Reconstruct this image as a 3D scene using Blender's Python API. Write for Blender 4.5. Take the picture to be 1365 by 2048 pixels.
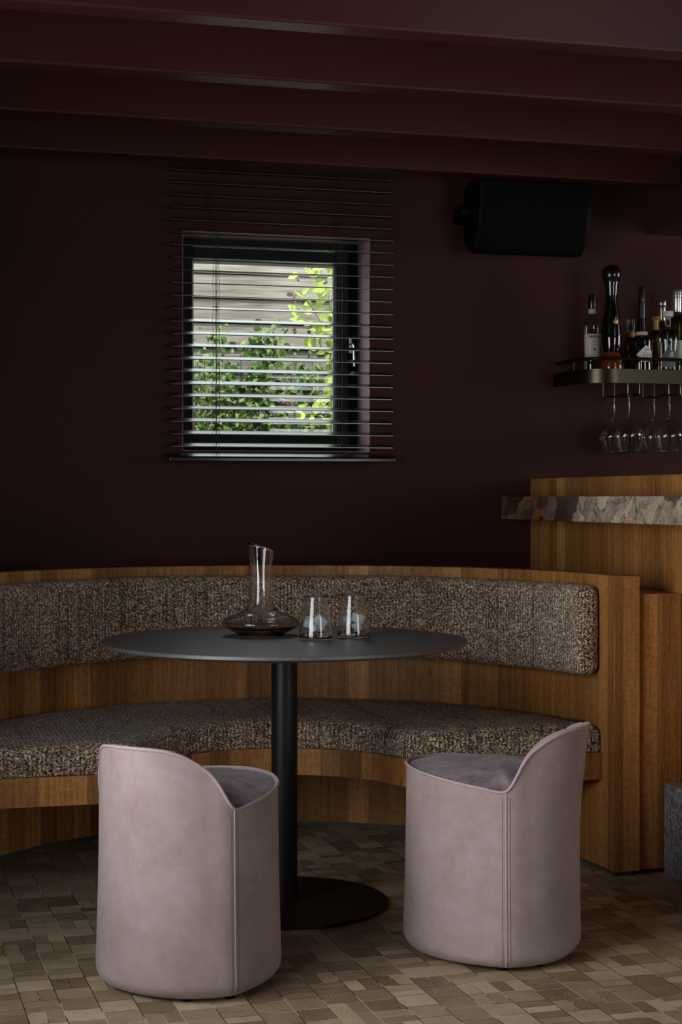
import bpy, math, random
from mathutils import Vector, Matrix, noise as mn
from mathutils.geometry import tessellate_polygon
random.seed(7)
R = math.radians
PI = math.pi
C = bpy.context.scene.collection
for o in list(bpy.data.objects):
    bpy.data.objects.remove(o)

# World axes follow the room: +X runs along the back wall, +Y points at it, origin = centre of the round banquette, metres.
# ---------------------------------------------------------------- camera
cam_d = bpy.data.cameras.new('camera'); cam = bpy.data.objects.new('camera', cam_d); C.objects.link(cam)
cam.location = (-1.1124, -4.7169, 1.17)
cam.rotation_euler = (R(90), 0, R(-15.3))
cam_d.sensor_fit = 'VERTICAL'; cam_d.sensor_height = 36; cam_d.sensor_width = 24
cam_d.lens = 3300 / 2048 * 36
cam_d.shift_y = -29 / 2048
cam_d.clip_start = 0.05
bpy.context.scene.camera = cam

# ---------------------------------------------------------------- world, sun, assumed side lamps at unseen wall openings, added rear fill
W = bpy.data.worlds.new('world'); bpy.context.scene.world = W; W.use_nodes = True
bg = W.node_tree.nodes['Background']; bg.inputs[0].default_value = (0.88, 0.94, 1.0, 1); bg.inputs[1].default_value = 3.8
sd = bpy.data.lights.new('sun', 'SUN'); sd.energy = 8.0; sd.angle = R(0.6); sd.color = (1.0, 0.96, 0.90)
sun = bpy.data.objects.new('sun', sd); C.objects.link(sun)
sun.rotation_euler = Vector((-0.38, 0.42, -0.95)).to_track_quat('-Z', 'Y').to_euler()

def area(name, loc, direction, sx, sy, power, col=(1, 1, 1), spread=180):
    d = bpy.data.lights.new(name, 'AREA'); d.shape = 'RECTANGLE'; d.size = sx; d.size_y = sy; d.energy = power; d.color = col; d.spread = R(spread)
    o = bpy.data.objects.new(name, d); C.objects.link(o); o.location = loc
    o.rotation_euler = Vector(direction).to_track_quat('-Z', 'Z').to_euler()
    return o
area('assumed_left_key_lamp', (-1.60, -1.85, 1.25), (1, 0, 0), 1.9, 1.5, 28, (0.98, 0.98, 1.0), 118)  # assumed key lamp outside the left wall, no window is seen there
area('rear_fill_light', (3.1, -6.62, 1.15), (0, 1, 0), 1.9, 1.9, 4, (1.0, 0.96, 0.92), 80)  # added fill lamp behind the camera, no door is known there
area('assumed_right_lamp', (4.62, -0.6, 1.75), (-1, 0, 0), 1.5, 1.0, 19, (1.0, 0.93, 0.88))  # assumed lamp beyond the bar, its window is out of view

sc = bpy.context.scene
sc.view_settings.view_transform = 'Standard'; sc.view_settings.look = 'None'
sc.view_settings.exposure = 0.0; sc.view_settings.gamma = 1.0; sc.view_settings.use_curve_mapping = False

# ---------------------------------------------------------------- node helpers
class S:
    def __init__(s, nt, k): s.nt, s.k = nt, k
    def _m(s, op, *a):
        n = s.nt.nodes.new('ShaderNodeMath'); n.operation = op
        for i, v in enumerate((s,) + a):
            if isinstance(v, S): s.nt.links.new(v.k, n.inputs[i])
            else: n.inputs[i].default_value = v
        return S(s.nt, n.outputs[0])
    def __add__(s, o): return s._m('ADD', o)
    def __sub__(s, o): return s._m('SUBTRACT', o)
    def __mul__(s, o): return s._m('MULTIPLY', o)
    def __truediv__(s, o): return s._m('DIVIDE', o)
    def floor(s): return s._m('FLOOR')
    def fract(s): return s._m('FRACT')
    def abs(s): return s._m('ABSOLUTE')
    def sin(s): return s._m('SINE')
    def lt(s, o): return s._m('LESS_THAN', o)
    def gt(s, o): return s._m('GREATER_THAN', o)
    def mn(s, o): return s._m('MINIMUM', o)
    def mx(s, o): return s._m('MAXIMUM', o)
    def sqrt(s): return s._m('SQRT')
    def mixf(s, a, b):      # a where s=0, b where s=1
        b = b if isinstance(b, S) else (s * 0 + b)
        return (b - a) * s + a
class Mat:
    def __init__(m, name):
        m.mat = bpy.data.materials.new(name); m.mat.use_nodes = True
        m.nt = m.mat.node_tree; m.p = m.nt.nodes['Principled BSDF']; m.out = m.nt.nodes['Material Output']
    def new(m, t): return m.nt.nodes.new(t)
    def ln(m, a, b): m.nt.links.new(a.k if isinstance(a, S) else a, b)
    def uv(m): return m.new('ShaderNodeTexCoord').outputs['UV']
    def obj(m): return m.new('ShaderNodeTexCoord').outputs['Object']
    def sep(m, v):
        n = m.new('ShaderNodeSeparateXYZ'); m.ln(v, n.inputs[0]); return [S(m.nt, o) for o in n.outputs]
    def com(m, x, y, z=0.0):
        n = m.new('ShaderNodeCombineXYZ')
        for i, v in enumerate((x, y, z)):
            if isinstance(v, S): m.ln(v, n.inputs[i])
            else: n.inputs[i].default_value = v
        return n.outputs[0]
    def noise(m, v, scale, detail=3, rough=0.55, dist=0.0, dim='3D'):
        n = m.new('ShaderNodeTexNoise'); n.noise_dimensions = dim; n.inputs['Scale'].default_value = scale
        n.inputs['Detail'].default_value = detail; n.inputs['Roughness'].default_value = rough; n.inputs['Distortion'].default_value = dist
        if v is not None: m.ln(v, n.inputs['Vector'])
        return S(m.nt, n.outputs['Fac'])
    def white(m, v, dim='2D'):
        n = m.new('ShaderNodeTexWhiteNoise'); n.noise_dimensions = dim; m.ln(v, n.inputs['Vector']); return S(m.nt, n.outputs['Value'])
    def vor(m, v, scale, feature='F1', out='Distance', rnd=1.0):
        n = m.new('ShaderNodeTexVoronoi'); n.feature = feature; n.inputs['Scale'].default_value = scale
        n.inputs['Randomness'].default_value = rnd; m.ln(v, n.inputs['Vector']); return S(m.nt, n.outputs[out])
    def ramp(m, f, stops, interp='LINEAR'):
        n = m.new('ShaderNodeValToRGB'); n.color_ramp.interpolation = interp
        e = n.color_ramp.elements
        while len(e) < len(stops): e.new(0.5)
        for i, (p, c) in enumerate(stops):
            e[i].position = p; e[i].color = tuple(c) + (1,) if len(c) == 3 else c
        m.ln(f, n.inputs[0]); return n.outputs[0]
    def scalecol(m, col, f):
        n = m.new('ShaderNodeVectorMath'); n.operation = 'SCALE'; m.ln(col, n.inputs[0]); m.ln(f, n.inputs['Scale']); return n.outputs[0]
    def mix(m, f, a, b, mode='MIX'):
        n = m.new('ShaderNodeMix'); n.data_type = 'RGBA'; n.blend_type = mode
        for s_, v in ((0, f), (6, a), (7, b)):
            if isinstance(v, (int, float)): n.inputs[s_].default_value = v
            elif isinstance(v, tuple): n.inputs[s_].default_value = v + (1,)
            else: m.ln(v, n.inputs[s_])
        return n.outputs[2]
    def bump(m, h, strength, dist):
        n = m.new('ShaderNodeBump'); n.inputs['Strength'].default_value = strength; n.inputs['Distance'].default_value = dist
        m.ln(h, n.inputs['Height']); m.ln(n.outputs[0], m.p.inputs['Normal'])
    def setp(m, **k):
        for a, v in k.items():
            i = m.p.inputs[a.replace('_', ' ')]
            if isinstance(v, (S,)): m.ln(v, i)
            elif isinstance(v, bpy.types.NodeSocket): m.ln(v, i)
            elif isinstance(v, tuple): i.default_value = v + (1,)
            else: i.default_value = v
        return m.mat

def plain(name, col, rough=0.5, metal=0.0, spec=0.5, nz=0.0, nscale=40):
    m = Mat(name)
    m.setp(Roughness=rough, Metallic=metal); m.p.inputs['Specular IOR Level'].default_value = spec
    if nz:
        f = m.noise(m.obj(), nscale, 4)
        m.setp(Base_Color=m.ramp(f, [(0.25, [c * (1 - nz) for c in col]), (0.75, [c * (1 + nz) for c in col])]))
        m.bump(f, 0.15, 0.001)
    else: m.setp(Base_Color=tuple(col))
    return m.mat

def thin_glass(name, tint=(0.97, 0.985, 0.98), edge=0.85, gloss=1.0):
    """clear shell: transparent, with a Fresnel mirror reflection and a darker grazing edge"""
    m = Mat(name); nt = m.nt; nt.nodes.remove(m.p)
    tr = m.new('ShaderNodeBsdfTransparent'); gl = m.new('ShaderNodeBsdfGlossy'); gl.inputs['Roughness'].default_value = 0.02
    gl.inputs['Color'].default_value = (1, 1, 1, 1)
    lw = m.new('ShaderNodeLayerWeight'); lw.inputs['Blend'].default_value = 0.25
    f = S(nt, lw.outputs['Facing'])
    tc = m.ramp(f, [(0.0, tint), (0.75, tint), (1.0, tuple(t * edge for t in tint))])
    m.ln(tc, tr.inputs['Color'])
    lw2 = m.new('ShaderNodeLayerWeight'); lw2.inputs['Blend'].default_value = 0.5
    fr = S(nt, lw2.outputs['Facing'])._m('POWER', 4.0) * 0.80 + 0.05
    ms = m.new('ShaderNodeMixShader'); m.ln(fr * gloss, ms.inputs[0])
    m.ln(tr.outputs[0], ms.inputs[1]); m.ln(gl.outputs[0], ms.inputs[2]); m.ln(ms.outputs[0], m.out.inputs['Surface'])
    return m.mat

# ---------------------------------------------------------------- materials
def mk_paint(name, col, rough, nz=0.10, spec=0.5, brush=0.15):
    m = Mat(name); o = m.obj()
    f = m.noise(o, 1.7, 3); g = m.noise(o, 160, 2)
    c = m.ramp(f, [(0.3, [c * (1 - nz) for c in col]), (0.7, [c * (1 + nz) for c in col])])
    m.setp(Base_Color=c, Roughness=rough); m.p.inputs['Specular IOR Level'].default_value = spec
    m.bump(g, brush, 0.0008)
    return m.mat
M_wall = mk_paint('aubergine_wall_paint', (0.048, 0.0155, 0.0145), 0.6, spec=0.10)
M_beam = mk_paint('oxblood_beam_paint', (0.052, 0.0150, 0.0112), 0.28, spec=0.32, brush=0.12)
M_reveal = mk_paint('daylit_reveal_paint', (0.26, 0.175, 0.180), 0.48, spec=1.0, brush=0.05)  # dark wall paint lightened, daylight on the reveal is put into its colour

def mk_wood(name, w=0.072, dark=(0.090, 0.032, 0.0065), mid=(0.280, 0.117, 0.030), light=(0.54, 0.255, 0.080), rough=0.48):
    m = Mat(name); x, y, _ = m.sep(m.uv())
    wob = m.noise(m.com(x * 3.1, 0.0), 1.0, 2) * 0.05
    cell = ((x + wob) / w).floor()
    rnd = m.white(m.com(cell, 3.0)); rnd2 = m.white(m.com(cell, 11.0))
    fine = m.noise(m.com(x * 420, y * 5 + rnd * 40), 1.0, 3, 0.65)
    fleck = m.noise(m.com(x * 230, y * 46 + rnd2 * 90), 1.0, 2, 0.6)
    band = m.noise(m.com(x * 60 + rnd * 30, y * 0.8), 1.0, 3)
    curl = m.noise(m.com(x * 30 + rnd2 * 20, y * 75), 1.0, 2, 0.5) * rnd2.gt(0.72)
    f = fine * 0.50 + fleck * 0.30 + band * 0.35 + curl * 0.22 - 0.10
    c = m.ramp(f, [(0.28, dark), (0.48, mid), (0.70, light)])
    tone = rnd * 0.60 + 0.68
    pore = m.noise(m.com(x * 700, y * 22), 1.0, 1).gt(0.66) * -0.35 + 1.0
    c = m.scalecol(c, tone * pore)
    m.setp(Base_Color=c, Roughness=rough); m.p.inputs['Specular IOR Level'].default_value = 0.28
    m.bump(fine * 0.7 + fleck * 0.3, 0.2, 0.0006)
    return m.mat
M_wood = mk_wood('quartered_veneer')

def mk_tweed():
    m = Mat('boucle_tweed'); uv = m.uv(); o = m.obj()
    x, y, _ = m.sep(uv)
    rib = (x * (2 * PI / 0.0135) + m.noise(m.com(x * 40, y * 9), 1, 2) * 5).sin() * 0.5 + 0.5
    v1 = m.vor(o, 250, out='Color'); n1 = m.noise(o, 340, 2, 0.7); n2 = m.noise(o, 14, 3); v2 = m.vor(o, 250)
    cs = m.sep(v1.k)
    f = cs[0] * 0.56 + n1 * 0.62 + rib * 0.10 + n2 * 0.22 - 0.26
    c = m.ramp(f, [(0.20, (0.036, 0.018, 0.008)), (0.36, (0.13, 0.076, 0.042)), (0.52, (0.28, 0.192, 0.125)), (0.66, (0.50, 0.38, 0.27)), (0.80, (0.95, 0.82, 0.66))])
    seam = m.white(m.com((x / 0.0135).floor(), 5.0)).gt(0.93) * -0.35 + 1.0
    m.setp(Base_Color=m.scalecol(c, seam), Roughness=0.95); m.p.inputs['Specular IOR Level'].default_value = 0.15
    m.p.inputs['Sheen Weight'].default_value = 0.15
    m.bump(n1 * 0.5 + v2 * -0.6 + rib * 0.35, 0.9, 0.004)
    return m.mat
M_tweed = mk_tweed()

def mk_floor():
    m = Mat('end_grain_oak_floor'); o = m.obj()
    mp = m.new('ShaderNodeMapping'); mp.inputs['Rotation'].default_value = (0, 0, R(-1.6)); m.ln(o, mp.inputs[0])
    X, Y, _ = m.sep(mp.outputs[0]); w = 0.084
    gx = X / w; i = gx.floor(); fx = gx.fract()
    off = m.white(m.com(i, 1.0)); gy = Y / w + off; j = gy.floor(); fy = gy.fract()
    r1 = m.white(m.com(i, j, 2.0), '3D')
    a = r1.lt(0.24); b = r1.gt(0.70)                    # split across / split along
    hx = a * ((fx * 2).floor()); hy = b * ((fy * 2).floor())
    idx = i + hx * 0.37; idy = j + hy * 0.53
    k1 = m.white(m.com(idx, idy, 7.0), '3D'); k2 = m.white(m.com(idx, idy, 13.0), '3D'); k3 = m.white(m.com(idx, idy, 19.0), '3D')
    # growth rings
    cx = fx - (k1 * 2.6 - 0.8); cy = fy - (k2 * 2.6 - 0.8)
    wv = m.noise(m.com(X * 26, Y * 26), 1, 2) * 0.35
    d = (cx * cx + cy * cy).sqrt() + wv
    ring = (d * (k3 * 50 + 105)).sin() * 0.5 + 0.5
    n = m.noise(m.com(X * 9, Y * 9), 1, 4); nf = m.noise(m.com(X * 240, Y * 240), 1, 3)
    f = k3 * 0.40 + n * 0.40 + ring * 0.28 + nf * 0.18 - 0.16
    c = m.ramp(f, [(0.10, (0.095, 0.060, 0.035)), (0.38, (0.235, 0.165, 0.100)), (0.62, (0.41, 0.310, 0.198)), (0.9, (0.64, 0.51, 0.36))])
    ex = (fx - 0.5).abs(); ey = (fy - 0.5).abs()
    ax = a * (ex.lt(0.010)); ay = b * (ey.lt(0.010))
    line = ex.gt(0.486).mx(ey.gt(0.488)).mx(ax).mx(ay)
    lt = m.noise(m.com(X * 5, Y * 5), 1, 2).gt(0.52)
    lc = m.mix(lt, (0.030, 0.018, 0.011), (0.46, 0.39, 0.29))
    m.setp(Base_Color=m.mix(line, c, lc), Roughness=f * 0.12 + 0.47); m.p.inputs['Specular IOR Level'].default_value = 0.45
    m.bump(ring * 0.25 + nf * 0.2 + line * -0.8, 0.35, 0.0012)
    return m.mat
M_floor = mk_floor()

def mk_suede():
    m = Mat('mauve_nubuck'); o = m.obj()
    n1 = m.noise(o, 5.5, 4, 0.6, 0.6); n2 = m.noise(o, 28, 4, 0.6, 0.8); n3 = m.noise(o, 520, 2)
    sc_ = m.noise(m.com(m.sep(o)[0] * 90, m.sep(o)[1] * 90, m.sep(o)[2] * 12), 1, 2)
    f = n1 * 0.60 + n2 * 0.30 + n3 * 0.12 + sc_ * 0.06
    c = m.ramp(f, [(0.32, (0.238, 0.168, 0.156)), (0.55, (0.315, 0.236, 0.226)), (0.78, (0.395, 0.312, 0.305))])
    m.setp(Base_Color=c, Roughness=0.82); m.p.inputs['Specular IOR Level'].default_value = 0.25
    m.p.inputs['Sheen Weight'].default_value = 0.22; m.p.inputs['Sheen Roughness'].default_value = 0.4
    m.p.inputs['Sheen Tint'].default_value = (0.92, 0.86, 0.88, 1)
    m.bump(n2 * 0.4 + n3 * 0.3, 0.25, 0.0015)
    return m.mat
M_suede = mk_suede()
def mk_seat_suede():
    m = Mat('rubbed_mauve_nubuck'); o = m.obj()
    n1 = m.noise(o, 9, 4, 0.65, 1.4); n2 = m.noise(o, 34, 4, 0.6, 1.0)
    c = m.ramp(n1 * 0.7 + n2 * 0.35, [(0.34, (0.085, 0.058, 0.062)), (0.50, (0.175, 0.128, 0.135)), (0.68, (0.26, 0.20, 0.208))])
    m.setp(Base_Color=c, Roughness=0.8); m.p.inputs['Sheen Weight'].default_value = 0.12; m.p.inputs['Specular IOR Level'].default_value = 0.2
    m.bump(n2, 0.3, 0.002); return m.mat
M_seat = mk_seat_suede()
M_piping = plain('mauve_piping_leather', (0.36, 0.275, 0.272), 0.6)
M_thread = plain('brown_thread', (0.14, 0.075, 0.055), 0.8)

def mk_blackoak():
    m = Mat('black_stained_oak'); o = m.obj(); x, y, z = m.sep(o)
    g = m.noise(m.com(x * 14, y * 260), 1, 4, 0.6); g2 = m.noise(o, 3.0, 3)
    c = m.ramp(g, [(0.3, (0.055, 0.053, 0.051)), (0.7, (0.095, 0.092, 0.089))])
    m.setp(Base_Color=c, Roughness=g * 0.12 + g2 * 0.10 + 0.31); m.p.inputs['Specular IOR Level'].default_value = 1.0
    m.bump(g, 0.3, 0.0008); return m.mat
M_table = mk_blackoak()
M_powder = plain('black_powder_coat', (0.008, 0.008, 0.0083), 0.42, spec=0.30, nz=0.25, nscale=700)
M_frame = plain('anthracite_frame', (0.0055, 0.0055, 0.006), 0.5, spec=0.2)
M_seal = plain('grey_glazing_strip', (0.42, 0.44, 0.47), 0.4)
M_slat = plain('black_slat_lacquer', (0.013, 0.013, 0.014), 0.27, spec=1.0, nz=0.3, nscale=300)
M_cord = plain('black_cord', (0.012, 0.012, 0.012), 0.6)
M_chrome = plain('satin_steel', (0.6, 0.6, 0.62), 0.25, 1.0)
M_black = plain('black_plastic', (0.0025, 0.0025, 0.0027), 0.6, spec=0.12)
M_grille = plain('black_grille_cloth', (0.003, 0.003, 0.0032), 0.9, spec=0.1, nz=0.3, nscale=900)
M_toe = plain('grey_green_toe_kick', (0.045, 0.052, 0.045), 0.5)

def mk_brass():
    m = Mat('brushed_bronze'); x, y, _ = m.sep(m.uv())
    n = m.noise(m.com(x * 8, y * 900), 1, 2)
    m.setp(Base_Color=(0.062, 0.054, 0.034), Metallic=1.0, Roughness=n * 0.12 + 0.24); m.bump(n, 0.1, 0.0004); return m.mat
M_brass = mk_brass()
M_wire = plain('bronze_wire', (0.22, 0.19, 0.13), 0.3, 1.0)

def mk_marble():
    m = Mat('grey_veined_marble'); o = m.obj(); x, y, z = m.sep(o)
    w1 = m.noise(o, 9, 4); v = m.com(x * 1.2 + w1 * 0.10, y * 1.2 + w1 * 0.14, z * 0.55 + w1 * 0.10)
    e1 = m.vor(v, 38, 'DISTANCE_TO_EDGE'); e2 = m.vor(v, 90, 'DISTANCE_TO_EDGE'); n = m.noise(o, 30, 4)
    vein = m.ramp(e1.mn(e2 * 1.6) + n * 0.05, [(0.03, (0.50, 0.50, 0.52)), (0.085, (0.20, 0.205, 0.22)), (0.20, (0.070, 0.072, 0.082))])
    m.setp(Base_Color=m.mix(n * 0.5, vein, (0.12, 0.11, 0.10)), Roughness=0.35); return m.mat
M_marble = mk_marble()

def mk_ledge():
    m = Mat('rust_and_beige_stone'); o = m.obj(); x, y, z = m.sep(o)
    w = m.noise(o, 7, 4, 0.6); w2 = m.noise(o, 26, 3, 0.6)
    v = m.com(x, y * 1.0 + z * 0.9 + w * 0.22 + w2 * 0.05, z * 0.9 + w * 0.18 + w2 * 0.04)
    cells = m.vor(v, 13, out='Color'); e = m.vor(v, 13, 'DISTANCE_TO_EDGE'); e2 = m.vor(v, 34, 'DISTANCE_TO_EDGE')
    k = m.sep(cells.k)[0]; shade = m.noise(v, 20, 5, 0.65)
    pale = m.ramp(k * 0.75 + shade * 0.35, [(0.25, (0.12, 0.085, 0.07)), (0.38, (0.55, 0.45, 0.30)), (0.52, (0.20, 0.175, 0.17)), (0.64, (0.75, 0.62, 0.42)), (0.78, (0.36, 0.32, 0.30)), (0.9, (0.62, 0.36, 0.22))])
    darkc = m.ramp(k * 0.6 + shade * 0.5, [(0.25, (0.020, 0.014, 0.012)), (0.45, (0.10, 0.050, 0.028)), (0.60, (0.36, 0.13, 0.04)), (0.74, (0.06, 0.045, 0.04)), (0.88, (0.30, 0.20, 0.13))])
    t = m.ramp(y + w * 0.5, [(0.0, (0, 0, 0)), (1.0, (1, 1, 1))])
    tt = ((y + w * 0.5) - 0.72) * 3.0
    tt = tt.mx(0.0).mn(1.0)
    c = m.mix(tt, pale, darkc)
    line = m.ramp(e.mn(e2 * 1.8) , [(0.0, (1, 1, 1)), (0.035, (0, 0, 0))])
    vc = m.mix(w2.gt(0.5), (0.035, 0.022, 0.016), (0.30, 0.11, 0.05))
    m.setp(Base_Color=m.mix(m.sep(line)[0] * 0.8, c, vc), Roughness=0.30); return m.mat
M_ledge = mk_ledge()

def mk_fence():
    m = Mat('weathered_fence_board'); o = m.obj(); x, y, z = m.sep(o)
    pl = (z / 0.118).floor(); r = m.white(m.com(pl, 4.0))
    g = m.noise(m.com(x * 5 + r * 30, z * 95), 1, 4, 0.6, 0.6); st = m.noise(m.com(x * 2.2 + r * 9, z * 9), 1, 4)
    kn = m.vor(m.com(x * 1.0 + r * 17, z * 1.7), 5.0)
    f = g * 0.6 + st * 0.45 + r * 0.12 - 0.08
    c = m.ramp(f, [(0.26, (0.060, 0.049, 0.037)), (0.45, (0.165, 0.146, 0.120)), (0.60, (0.245, 0.222, 0.190)), (0.80, (0.38, 0.355, 0.32))])
    k = m.ramp(kn, [(0.03, (0.035, 0.022, 0.014)), (0.055, (0.16, 0.12, 0.08)), (0.075, (0.06, 0.045, 0.03)), (0.12, (1, 1, 1))])
    m.setp(Base_Color=m.mix(1.0, c, k, 'MULTIPLY'), Roughness=0.9); m.bump(g, 0.4, 0.003); return m.mat
M_fence = mk_fence()
def mk_leaf(name, a, b):
    m = Mat(name); f = m.noise(m.obj(), 22, 3)
    c = m.ramp(f, [(0.35, a), (0.65, b)])
    m.setp(Base_Color=c, Roughness=0.5)
    tl = m.new('ShaderNodeBsdfTranslucent'); m.ln(c, tl.inputs[0]); ms = m.new('ShaderNodeMixShader'); ms.inputs[0].default_value = 0.35
    m.ln(m.p.outputs[0], ms.inputs[1]); m.ln(tl.outputs[0], ms.inputs[2]); m.ln(ms.outputs[0], m.out.inputs['Surface'])
    return m.mat
M_leaf_y = mk_leaf('yellow_green_leaf', (0.28, 0.40, 0.045), (0.55, 0.66, 0.14))
M_leaf_g = mk_leaf('vine_leaf', (0.040, 0.105, 0.020), (0.16, 0.27, 0.055))
M_stem = plain('brown_stem', (0.17, 0.10, 0.06), 0.8)
M_husk = plain('dry_seed_head', (0.16, 0.06, 0.035), 0.9)
M_ground = plain('garden_gravel', (0.42, 0.39, 0.34), 0.95, nz=0.4, nscale=30)
M_steelmesh = plain('dark_trellis_wire', (0.03, 0.035, 0.03), 0.6)

def real_glass(name, col=(1, 1, 1)):
    m = Mat(name); m.setp(Base_Color=col, Roughness=0.0, IOR=1.47); m.p.inputs['Transmission Weight'].default_value = 1.0; return m.mat
M_clear = real_glass('clear_drinking_glass', (0.99, 1.0, 0.995))
M_pane = thin_glass('window_glass', (0.93, 0.95, 0.93), 0.95, 0.8)
M_bclear = thin_glass('clear_bottle_glass', (0.80, 0.84, 0.78), 0.5)
M_bamber = thin_glass('dark_amber_bottle_glass', (0.62, 0.40, 0.17), 0.3)
M_bdark = plain('near_black_bottle_glass', (0.004, 0.005, 0.004), 0.06, spec=0.7)
M_bgreen = thin_glass('olive_bottle_glass', (0.42, 0.40, 0.10), 0.3)
def liquid(name, col, rough=0.0):
    m = Mat(name); m.setp(Base_Color=col, Roughness=rough, IOR=1.34); m.p.inputs['Transmission Weight'].default_value = 1.0; return m.mat
M_wine = liquid('dark_red_amber_wine', (0.14, 0.035, 0.008))
M_whisky = plain('amber_spirit', (0.34, 0.15, 0.03), 0.15, spec=0.6)
M_olive = plain('olive_spirit', (0.10, 0.095, 0.015), 0.15, spec=0.6)
def mk_ice():
    m = Mat('clouded_ice'); o = m.obj(); n = m.noise(o, 70, 4)
    m.setp(Base_Color=(0.93, 0.96, 0.98), Roughness=0.14, IOR=1.31); m.p.inputs['Transmission Weight'].default_value = 0.5
    m.bump(n, 0.8, 0.004); return m.mat
M_ice = mk_ice()
def mk_lump():
    m = Mat('sculpted_base_glass'); m.setp(Base_Color=(0.97, 0.98, 0.98), Roughness=0.0, IOR=1.5); m.p.inputs['Transmission Weight'].default_value = 1.0; return m.mat
M_lump = mk_lump()
M_label = plain('cream_paper_label', (0.52, 0.50, 0.42), 0.8)
M_white = plain('white_paper_label', (0.62, 0.60, 0.60), 0.8)
M_ink = plain('black_ink', (0.03, 0.03, 0.03), 0.7)
M_red = plain('red_brown_ink', (0.30, 0.07, 0.045), 0.7)
M_gold = plain('gold_foil', (0.85, 0.52, 0.22), 0.3, 1.0)
M_cap_b = plain('black_cap', (0.006, 0.006, 0.007), 0.18, spec=0.7)
M_cap_s = plain('silver_screw_cap', (0.55, 0.54, 0.50), 0.3, 0.9)
M_cap_o = plain('orange_wax_cap', (0.55, 0.14, 0.02), 0.45)
M_cap_g = plain('olive_gold_capsule', (0.34, 0.26, 0.08), 0.35, 0.7)
M_cork = plain('pale_cork', (0.50, 0.34, 0.20), 0.8, nz=0.2, nscale=200)
M_capw = plain('grey_white_stopper', (0.50, 0.49, 0.44), 0.6)
M_neck = plain('pale_green_neck_seal', (0.34, 0.42, 0.37), 0.6)

# ---------------------------------------------------------------- mesh builder
class MB:
    def __init__(s): s.v, s.f, s.u = [], [], []
    def face(s, idx, uvs=None):
        s.f.append(tuple(idx)); s.u.append(uvs)
    def box(s, x0, x1, y0, y1, z0, z1):
        b = len(s.v); s.v += [(x, y, z) for z in (z0, z1) for y in (y0, y1) for x in (x0, x1)]
        P = s.v
        for q in ((0, 2, 3, 1), (4, 5, 7, 6), (0, 1, 5, 4), (2, 6, 7, 3), (0, 4, 6, 2), (1, 3, 7, 5)):
            i = [b + k for k in q]; p = [P[k] for k in i]
            if len({round(a[2], 6) for a in p}) == 1: uv = [(a[0], a[1]) for a in p]
            elif len({round(a[1], 6) for a in p}) == 1: uv = [(a[0], a[2]) for a in p]
            else: uv = [(a[1] + 5.03, a[2]) for a in p]
            s.face(i, uv)
        return s
    def grid(s, rows, closed=False, uvf=None, flip=False, cap0=False, cap1=False):
        """rows: list of equal-length point lists"""
        b = len(s.v); n = len(rows[0])
        for r in rows: s.v += [tuple(p) for p in r]
        for i in range(len(rows) - 1):
            for j in range(n if closed else n - 1):
                k = (j + 1) % n
                q = [b + i * n + j, b + i * n + k, b + (i + 1) * n + k, b + (i + 1) * n + j]
                uv = None
                if uvf: uv = [uvf(i, j), uvf(i, j + 1), uvf(i + 1, j + 1), uvf(i + 1, j)]
                if flip: q.reverse(); uv = uv and uv[::-1]
                s.face(q, uv)
        if cap0:
            q = [b + j for j in range(n)]; s.face(q if flip else q[::-1])
        if cap1:
            q = [b + (len(rows) - 1) * n + j for j in range(n)]; s.face(q[::-1] if flip else q)
        return s
    def lathe(s, prof, n=48, c=(0, 0), tilt=None):
        rows = []
        for r, z in prof:
            row = []
            for k in range(n):
                a = 2 * PI * k / n; x = r * math.cos(a); y = r * math.sin(a); zz = z
                if tilt: zz = tilt(x, y, z)
                row.append((c[0] + x, c[1] + y, zz))
            rows.append(row)
        return s.grid(rows, closed=True, uvf=lambda i, j: (j / n * 2 * PI * 0.1, prof[i][1]), cap0=prof[0][0] > 1e-4, cap1=prof[-1][0] > 1e-4)
    def tube(s, pts, r, n=8, closed=False, caps=True):
        pts = [Vector(p) for p in pts]; rows = []; m = len(pts); up = None
        for i, p in enumerate(pts):
            a = pts[(i - 1) % m] if (closed or i) else p; q = pts[(i + 1) % m] if (closed or i < m - 1) else p
            t = (q - a).normalized()
            if up is None:
                up = Vector((0, 0, 1)) if abs(t.z) < 0.9 else Vector((1, 0, 0))
            e = t.cross(up)
            if e.length < 1e-5: e = t.cross(Vector((0, 1, 0)))
            e.normalize(); f = e.cross(t).normalized(); up = f
            rr = r[i] if isinstance(r, (list, tuple)) else r
            rows.append([p + (e * math.cos(2 * PI * k / n) + f * math.sin(2 * PI * k / n)) * rr for k in range(n)])
        if closed: rows.append(rows[0]); caps = False
        return s.grid(rows, closed=True, flip=True, cap0=caps, cap1=caps)
    def build(s, name, mat, parent=None, smooth=False, bevel=0, seg=2, ang=35):
        me = bpy.data.meshes.new(name); me.from_pydata(s.v, [], s.f); me.update()
        if any(u for u in s.u):
            l = me.uv_layers.new(name='UVMap'); k = 0
            for f, u in zip(s.f, s.u):
                for t in range(len(f)):
                    l.data[k].uv = u[t] if u else (s.v[f[t]][0], s.v[f[t]][1]); k += 1
        me.materials.append(mat)
        o = bpy.data.objects.new(name, me); C.objects.link(o)
        if parent: o.parent = parent
        if smooth:
            for p in me.polygons: p.use_smooth = True
            if ang < 180: me.set_sharp_from_angle(angle=R(ang))
        if bevel:
            b = o.modifiers.new('bevel', 'BEVEL'); b.width = bevel; b.segments = seg; b.limit_method = 'ANGLE'; b.angle_limit = R(40)
        return o

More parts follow.
